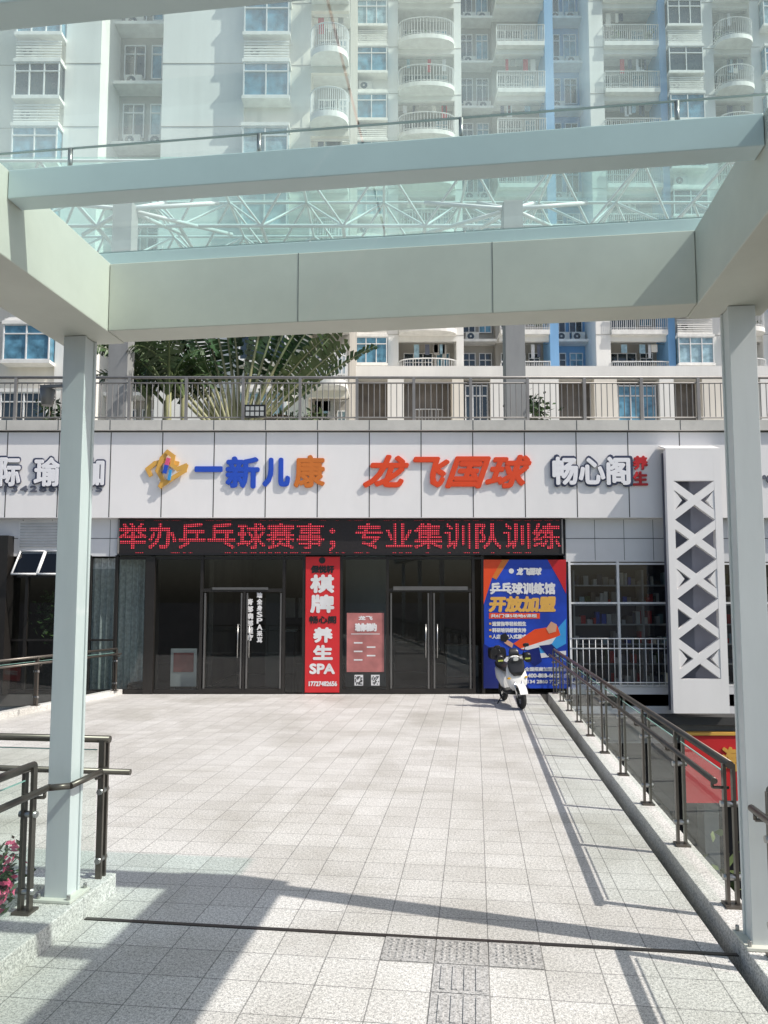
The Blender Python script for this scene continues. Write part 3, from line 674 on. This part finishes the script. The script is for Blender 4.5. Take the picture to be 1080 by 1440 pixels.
def tower(name,D,cols,zlo,zhi,sill0,st,depth,wk):
    ow=empty(name)
    w=MB(); d=MB()
    s0=sill0
    while s0-st>zlo: s0-=st
    levels=[s0+i*st for i in range(int((zhi-s0)/st))]
    for u0,u1,kind in cols:
        x0=X(u0,D,250); x1=X(u1,D,250); W=x1-x0
        if kind=='wall': w.box(x0,x1,D,D+depth,zlo,zhi,wk)
        elif kind=='wwall': w.box(x0,x1,D-.12,D+depth,zlo,zhi,'white')
        elif kind=='blue': w.box(x0,x1,D-.25,D+depth,zlo,zhi,'blue')
        elif kind in('win','bay'):
            w.box(x0,x1,D+.25,D+depth,zlo,zhi,wk)
            m=W*.12 if kind=='win' else W*.02
            w.box(x0,x0+m,D,D+.249,zlo,zhi,wk); w.box(x1-m,x1,D,D+.249,zlo,zhi,wk)
            prev=zlo
            for s in levels:
                w.box(x0+m,x1-m,D,D+.249,prev,s,wk); prev=s+1.55
                if kind=='win':
                    window(d,x0+m,x1-m,D+.18,s,s+1.55,div=2)
                else:
                    pr=.62; k=random.choice(['wblue','wblue','wlight','wblue','wdark'])
                    d.box(x0+m-.05,x1-m+.05,D-pr,D,s-.14,s,'ttrim'); d.box(x0+m-.05,x1-m+.05,D-pr,D,s+1.551,s+1.70,'ttrim')
                    window(d,x0+m,x1-m,D-pr+.06,s,s+1.55,k,div=random.choice([2,3]) if W>1.6 else 2)
                    for xs in(x0+m+.02,x1-m-.02):
                        d.face([(xs,D-pr+.1,s),(xs,D,s),(xs,D,s+1.55),(xs,D-pr+.1,s+1.55)],k); d.box(xs-.02,xs+.02,D-.06,D,s,s+1.55,'frame')
                    if random.random()<.85:
                        d.box(x0+m,x1-m,D-.5,D,s-1.2,s-1.1,'ttrim'); acunit(d,x0+m+.15,D-.05,s-1.03)
                        if random.random()<.4:
                            for q in range(6): d.box(x0+m,x1-m,D-.5,D-.46,s-1.05+q*.13,s-.99+q*.13,'ttrim')
            w.box(x0+m,x1-m,D,D+.249,prev,zhi,wk)
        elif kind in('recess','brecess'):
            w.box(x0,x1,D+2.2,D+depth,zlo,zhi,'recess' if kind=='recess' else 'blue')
            for s in levels:
                window(d,x0+W*.08,x0+W*.45,D+2.1,s-.2,s+1.5,'wdark'); window(d,x0+W*.55,x0+W*.92,D+2.1,s-.2,s+1.5)
                d.box(x0,x1,D+1.3,D+2.18,s-1.0,s-.85,'ttrim')
                acunit(d,x0+W*.15,D+2.0,s-.83)
                if random.random()<.6: acunit(d,x0+W*.58,D+2.0,s-.83)
        elif kind in('balc','fbalc'):
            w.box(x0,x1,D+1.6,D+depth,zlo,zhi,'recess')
            for s in levels:
                fl=s-.9
                d.box(x0,x1,D,D+1.598,fl-.12,fl,'ttrim')
                window(d,x0+W*.1,x0+W*.62,D+1.5,fl+.02,fl+2.2,'wdark',div=3); window(d,x0+W*.68,x0+W*.92,D+1.5,fl+.9,fl+2.2)
                n=14; bq=.95; cx=(x0+x1)/2; aq=W/2
                if kind=='balc': arc=[(cx-aq*math.cos(math.pi*i/n),D-bq*math.sin(math.pi*i/n)**.6) for i in range(n+1)]
                else: arc=[(x0+.02,D-.0),(x0+.02,D-.35)]+[(x0+.02+(W-.04)*i/n,D-.35) for i in range(1,n)]+[(x1-.02,D-.35),(x1-.02,D)]
                d.prism([(p[0],p[1],fl-.25) for p in arc],(0,0,.27),'ttrim')
                for p,q in zip(arc[:-1],arc[1:]):
                    for z,r in((fl+1.08,.035),(fl+.12,.02)): d.tube((p[0],p[1]+.05,z),(q[0],q[1]+.05,z),r,'frame',4,caps=False)
                    for f in(0,.5):
                        px_,py_=p[0]+(q[0]-p[0])*f,p[1]+(q[1]-p[1])*f+.05
                        d.tube((px_,py_,fl),(px_,py_,fl+1.08),.014,'frame',4,caps=False)
                if random.random()<.65:
                    for q in range(random.randint(2,6)):
                        xx=x0+random.uniform(.2,max(.3,W-.5)); zz=fl+2.3
                        d.box(xx,xx+random.uniform(.15,.35),D+.3,D+.33,zz-random.uniform(.4,.9),zz,random.choice(['pwhite','wlight','sgrey','sdark','recess','cream','redsm','pwhite']))
                    d.tube((x0,D+.31,fl+2.31),(x1,D+.31,fl+2.31),.012,'steel',4)
                if random.random()<.5:
                    for q in range(3):
                        xx=x0+random.uniform(.2,max(.3,W-.4))
                        for k in range(14):
                            c_=Vector((xx+random.gauss(0,.12),D-.1+random.gauss(0,.08),fl+.35+abs(random.gauss(0,.25)))); e1=Vector((random.uniform(-1,1),random.uniform(-1,1),random.uniform(-1,1))).normalized()*.12; e2=e1.cross(Vector((random.random(),1,random.random()))).normalized()*.06
                            d.face([c_-e1,c_+e2,c_+e1,c_-e2],'leaf2')
                d.box(x0,x1,D-.0,D+.2,fl-.55,fl-.13,wk)
        if kind in('wall','wwall'):
            for s in levels: w.box(x0,x1,D-(.14 if kind=='wwall' else .02),D+.01,s-1.11,s-1.09,'recess')
    w.build('walls',ow); d.build('windows_and_balconies',ow,recalc=False)
    return ow
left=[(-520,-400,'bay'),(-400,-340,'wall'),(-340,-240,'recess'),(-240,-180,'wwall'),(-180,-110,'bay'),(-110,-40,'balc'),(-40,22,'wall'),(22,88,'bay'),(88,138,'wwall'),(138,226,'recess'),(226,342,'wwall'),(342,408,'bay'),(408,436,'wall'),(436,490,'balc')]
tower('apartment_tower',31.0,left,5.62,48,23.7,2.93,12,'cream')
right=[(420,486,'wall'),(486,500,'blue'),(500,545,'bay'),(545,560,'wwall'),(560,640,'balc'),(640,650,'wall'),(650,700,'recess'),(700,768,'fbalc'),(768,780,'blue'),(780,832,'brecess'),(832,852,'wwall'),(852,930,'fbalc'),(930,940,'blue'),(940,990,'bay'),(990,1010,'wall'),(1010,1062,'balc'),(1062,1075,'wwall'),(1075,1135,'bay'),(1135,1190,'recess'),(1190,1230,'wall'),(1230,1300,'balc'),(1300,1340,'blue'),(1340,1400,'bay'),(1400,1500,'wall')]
rt=tower('apartment_tower',42.0,right,5.62,62,27.2,2.95,14,'white')
# colonnade storeys at the foot of the far tower
mb=MB(); D=40.2; zh=Zz(532,D); zc=zh+.7
ops=[(500,545),(568,636),(652,690),(786,836),(868,928),(948,988),(1020,1070),(1100,1160)]
mb.box(X(486,D,560),X(1300,D,560),D,D+1.0,zh,zc,'white')
edges=[486]+[q for o_ in ops for q in o_]+[1300]
for i in range(0,len(edges),2): mb.box(X(edges[i],D,560),X(edges[i+1],D,560),D,D+1.0,5.62,zh-.002,'white' if i%4 else 'cream')
for i,(u0,u1) in enumerate(ops):
    xa_,xb_=X(u0,D,560),X(u1,D,560)
    mb.box(xa_,xb_,D+.95,D+.99,5.62,zh-.003,'inwall')
    if i in(2,4,6): 
        window(mb,xa_+.1,xb_-.1,D+.3,zh-2.6,zh-.3,'wdark' if i==2 else 'wblue',.07,3)
    mb.box(xa_,xb_,D+.02,D+.25,zh-3.05,zh-2.8,'ttrim')
mb.build('ground_storey_colonnade',rt,recalc=False)
# ================================================================== VEGETATION
def blade(mb,base,az,el,L,W,droop,pk='petiole',frac=3,keys=('leaf1','leaf2','leaf1','leaf3'),pr=.04):
    base=Vector(base); hd=Vector((math.cos(az),math.sin(az),0)); side=Vector((-math.sin(az),math.cos(az),0))
    p=base.copy(); e=el; n=18; pts=[]
    for i in range(n+1):
        pts.append((p.copy(),e)); p+= (hd*math.cos(e)+Vector((0,0,1))*math.sin(e))*(L/n); e-=droop/n*(i/n)*2
    for i in range(n): mb.tube(pts[i][0],pts[i+1][0],pr*(1-i/n)+.008,pk,5,pr*(1-(i+1)/n)+.008,caps=False)
    k=random.choice(keys)
    roll=random.uniform(-1.1,1.1); st=int(n/frac)
    for i in range(st,n):
        a0=(i-st)/(n-st); a1=(i+1-st)/(n-st)
        w0=W*math.sin(math.pi*min(.98,a0*.9+.08))**.6; w1=W*math.sin(math.pi*min(.98,a1*.9+.08))**.6
        for sg in(-1,1):
            up=Vector((-hd.x*math.sin(pts[i][1]),-hd.y*math.sin(pts[i][1]),math.cos(pts[i][1])))
            sd=(side*math.cos(roll)*sg+up*(math.sin(roll)*sg+.35)).normalized()
            q0=pts[i][0];q1=pts[i+1][0]
            for h in range(2):     # torn strips
                f0=h*.5; f1=h*.5+random.uniform(.3,.5)
                a_=q0+(q1-q0)*f0; b_=q0+(q1-q0)*f1; g=random.uniform(.7,1.05); dr=Vector((0,0,-.16*random.random()))
                mb.face([a_,b_,b_+sd*w1*g+dr+(q1-q0)*.35,a_+sd*w0*g+dr+(q1-q0)*.35],k)
tp=empty('travellers_palm')
mb=MB(); y=18.6; bx,bz=P(334,592,y)
mb.tube((bx,y,5.6),(bx+.03,y,6.0),.26,'bark',10,.22)
for i in range(21):
    f=i/20; ang=math.radians(-44+88*f)
    az=0 if ang>0 else math.pi; el=math.pi/2-abs(ang)
    blade(mb,(bx+.025*(i-10),y+random.uniform(-.12,.12),5.9),az+random.uniform(-.2,.2),el,random.uniform(4.0,5.2)*(1-.2*abs(ang)),random.uniform(.30,.42),random.uniform(.1,.6),frac=2.4,pr=.06)
for i in range(5): blade(mb,(bx+.2,y-.2,6.1),random.uniform(-.5,.3),random.uniform(.3,.8),random.uniform(1.6,2.2),.22,random.uniform(1.6,2.4),'bark',2.4,('leaf3','petiole','leaf1'))
mb.build('fronds',tp,recalc=False)
tp=empty('banana_plant')
mb=MB()
for u in(212,228,245,262):
    bx=X(u,18.2,560); yy=18.2+random.uniform(-.5,.7); mb.tube((bx,yy,5.6),(bx,yy,7.0),.1,'petiole',8,.07)
    for i in range(9): blade(mb,(bx,yy,6.9),random.uniform(0,6.28),random.uniform(.8,1.45),random.uniform(1.5,2.4),random.uniform(.26,.38),random.uniform(.9,2.2),'leaf3',3,('leaf1','leaf1','leaf2'))
mb.build('fronds',tp,recalc=False)
def shrub(name,c,r,n,ls,keys=('leaf1','leaf2','leaf3'),fl=None,stem=True):
    mb=MB(); c=Vector(c); cl=[]
    for i in range(max(5,n//120)):
        v=Vector((random.gauss(0,.5),random.gauss(0,.5),random.gauss(0,.45))); cl.append((Vector((c.x+v.x*r[0],c.y+v.y*r[1],c.z+v.z*r[2])),random.choice(keys),random.uniform(.18,.4)))
    if stem:
        for q in cl: mb.tube((c.x,c.y,c.z-r[2]),q[0],.03,'bark',5,.01)
    for i in range(n):
        q,k,s=random.choice(cl); m=(r[0]+r[1]+r[2])/3
        p=q+Vector((random.gauss(0,1),random.gauss(0,1),random.gauss(0,1)))*s*m
        e1=Vector((random.gauss(0,1),random.gauss(0,1),random.gauss(0,.6))).normalized()*ls*random.uniform(.6,1.3)
        e2=e1.cross(Vector((random.gauss(0,1),random.gauss(0,1),random.gauss(0,1)))).normalized()*ls*.4
        kk=fl if (fl and random.random()<.35) else k
        mb.face([p-e1,p-e1*.1+e2,p+e1,p-e1*.1-e2],kk)
    return mb.build(name,recalc=False)
shrub('shrub',(P(72,575,17)[0],17,6.2),(.4,.4,.4),400,.09)
shrub('shrub',(P(745,572,17)[0],17,6.3),(.35,.4,.45),400,.09)
shrub('shrub',(P(440,570,17.5)[0],17.5,6.1),(.6,.4,.4),500,.10)
shrub('tree_reflection_shrub',(P(92,870,16.3)[0],16.3,1.5),(.45,.25,.9),900,.09,('leaf2','leaf3'))  # shrub added behind the shop glass, imitates trees reflected in it
shrub('garden_tree',(-5.2,2.6,-2.4),(1.6,1.6,1.3),3000,.11)
shrub('flowering_shrub',(-2.50,4.72,.22),(.16,.24,.2),800,.035,('leaf1','leaf2'),'flower')
shrub('hedge',(6.5,8.5,-3.2),(1.8,4,1.0),5000,.14)
shrub('hedge',(7.5,2.5,-3.2),(2,4,1.0),4000,.14)
mb=MB(); mb.box(-3.3,-2.36,3.2,4.75,-.6,-.15,'kerb'); mb.build('flower_planter')
# ================================================================== SCOOTER
sc=empty('electric_scooter'); mb=MB()
Xd=(1,0,0)
for yy in(-.62,.58):
    mb.torus((0,yy,.22),.165,.052,(1,0,0),'tire'); mb.tube((-.03,yy,.22),(.03,yy,.22),.12,'chrome',16); mb.tube((-.06,yy,.22),(.06,yy,.22),.025,'black',8)
for sx in(-.07,.07): mb.tube((sx,-.62,.22),(sx,-.46,.62),.018,'chrome',8)
for i in range(8):
    a0=math.radians(20+i*18); a1=math.radians(20+(i+1)*18)
    p0=(-.62-.235*math.cos(a0),.22+.235*math.sin(a0)); p1=(-.62-.235*math.cos(a1),.22+.235*math.sin(a1))
    mb.prism([(-.075,p0[0],p0[1]),(.075,p0[0],p0[1]),(.075,p1[0],p1[1]),(-.075,p1[0],p1[1])],(0,0,.012),'scw')
def vr(z,y,hw,hd): return ((0,y,z),(1,0,0),(0,1,0),hw,hd)
mb.loft([vr(.34,-.44,.10,.05),vr(.45,-.46,.19,.07),vr(.60,-.43,.21,.08),vr(.75,-.38,.18,.07),vr(.84,-.34,.13,.06),vr(.90,-.32,.09,.04)],'scw',20)
mb.loft([vr(.62,-.52,.08,.012),vr(.70,-.50,.15,.014),vr(.80,-.46,.17,.014),vr(.90,-.45,.16,.012),vr(.97,-.46,.10,.012)],'black',14)
mb.loft([((0,-.30,.93),Xd,(0,0,1),.08,.05),((0,-.36,.94),Xd,(0,0,1),.12,.07),((0,-.43,.93),Xd,(0,0,1),.09,.055)],'scw',16)
mb.loft([((0,-.46,.93),Xd,(0,0,1),.06,.04),((0,-.49,.93),Xd,(0,0,1),.045,.03)],'lens',16)
mb.tube((-.33,-.26,.98),(.33,-.26,.98),.014,'black',8)
for sx in(-1,1):
    mb.tube((sx*.22,-.26,.98),(sx*.35,-.25,.98),.022,'black',10)
    mb.tube((sx*.2,-.27,.98),(sx*.27,-.28,1.14),.007,'black',6)
    mb.loft([((sx*.29,-.27,1.17),Xd,(0,0,1),.065,.038),((sx*.29,-.30,1.17),Xd,(0,0,1),.05,.028)],'black',12)
    mb.loft([((sx*.17,-.49,.58),Xd,(0,0,1),.035,.02),((sx*.17,-.52,.58),Xd,(0,0,1),.025,.014)],'amber',10)
    mb.loft([((sx*.27,-.32,.95),Xd,(0,0,1),.09,.09),((sx*.28,-.37,.92),Xd,(0,0,1),.07,.08)],'black',12)
    mb.box(sx*.27-.05,sx*.27+.05,-.377,-.372,.90,.93,'lime')
mb.loft([vr(.96,-.40,.10,.01),vr(1.06,-.37,.10,.01),vr(1.13,-.34,.07,.008)],'black',14)
mb.loft([((0,-.42,.30),Xd,(0,0,1),.14,.05),((0,-.1,.27),Xd,(0,0,1),.17,.05),((0,.12,.29),Xd,(0,0,1),.16,.06)],'black',16)
mb.loft([((0,.05,.42),Xd,(0,0,1),.13,.14),((0,.2,.48),Xd,(0,0,1),.17,.18),((0,.45,.55),Xd,(0,0,1),.17,.14),((0,.7,.64),Xd,(0,0,1),.11,.07),((0,.8,.67),Xd,(0,0,1),.05,.03)],'scw',18)
mb.loft([((0,.02,.68),Xd,(0,0,1),.10,.03),((0,.12,.70),Xd,(0,0,1),.14,.05),((0,.5,.74),Xd,(0,0,1),.15,.05),((0,.72,.77),Xd,(0,0,1),.10,.04)],'black',18)
mb.loft([((0,.70,.95),Xd,(0,0,1),.16,.13),((0,.98,.95),Xd,(0,0,1),.16,.13)],'black',18,4)
mb.tube((0,.7,.75),(0,.85,.83),.02,'black',6)
mb.tube((-.1,.1,.28),(-.26,.16,.02),.012,'black',6)
mb.tube((.08,.58,.22),(.1,.15,.32),.03,'black',8)
px_,py_=Gd(728,997)
mb.build('body',sc,Matrix.Translation((px_,py_+.55,0))@Matrix.Rotation(math.radians(7),4,'Z')@Matrix.Rotation(math.radians(-4),4,'Y')@Matrix.Scale(.95,4))
mb=MB(); xx,yy=Gd(200,972)
mb.loft([((xx-.22,yy-.2,.10),(0,1,0),(0,0,1),.12,.10),((xx,yy-.2,.12),(0,1,0),(0,0,1),.15,.12),((xx+.22,yy-.2,.10),(0,1,0),(0,0,1),.12,.10)],'black',14); mb.build('black_bag')
# ================================================================== LIGHT / WORLD / CAMERA
sv=Vector((-.80,.27,-1)).normalized()
sun=bpy.data.lights.new('sun','SUN'); sun.energy=5.0; sun.angle=math.radians(.5); sun.color=(1,.94,.86)
so=bpy.data.objects.new('sun',sun); S.collection.objects.link(so); so.rotation_euler=sv.to_track_quat('-Z','Y').to_euler(); so.location=(20,-6,30)
w=bpy.data.worlds.new('World'); S.world=w; w.use_nodes=True; nt=w.node_tree
sky=nt.nodes.new('ShaderNodeTexSky'); sky.sky_type='NISHITA'; sky.sun_disc=False; sky.dust_density=2.5
el=math.asin(-sv.z); az=math.atan2(-sv.x,-sv.y)
sky.sun_elevation=el; sky.sun_rotation=az
bg=nt.nodes['Background']; bg.inputs['Strength'].default_value=.13; nt.links.new(sky.outputs[0],bg.inputs[0])
cam=bpy.data.cameras.new('camera'); co=bpy.data.objects.new('camera',cam); S.collection.objects.link(co)
co.location=(0,0,H); co.rotation_euler=(math.pi/2+TH,0,0)
cam.sensor_fit='VERTICAL'; cam.sensor_height=36; cam.sensor_width=27; cam.lens=F/1440*36; cam.shift_y=37/1440
cam.clip_start=.05; cam.clip_end=3000; S.camera=co
S.view_settings.view_transform='Standard'; S.view_settings.look='None'; S.view_settings.exposure=0
print('objs',len(S.objects))
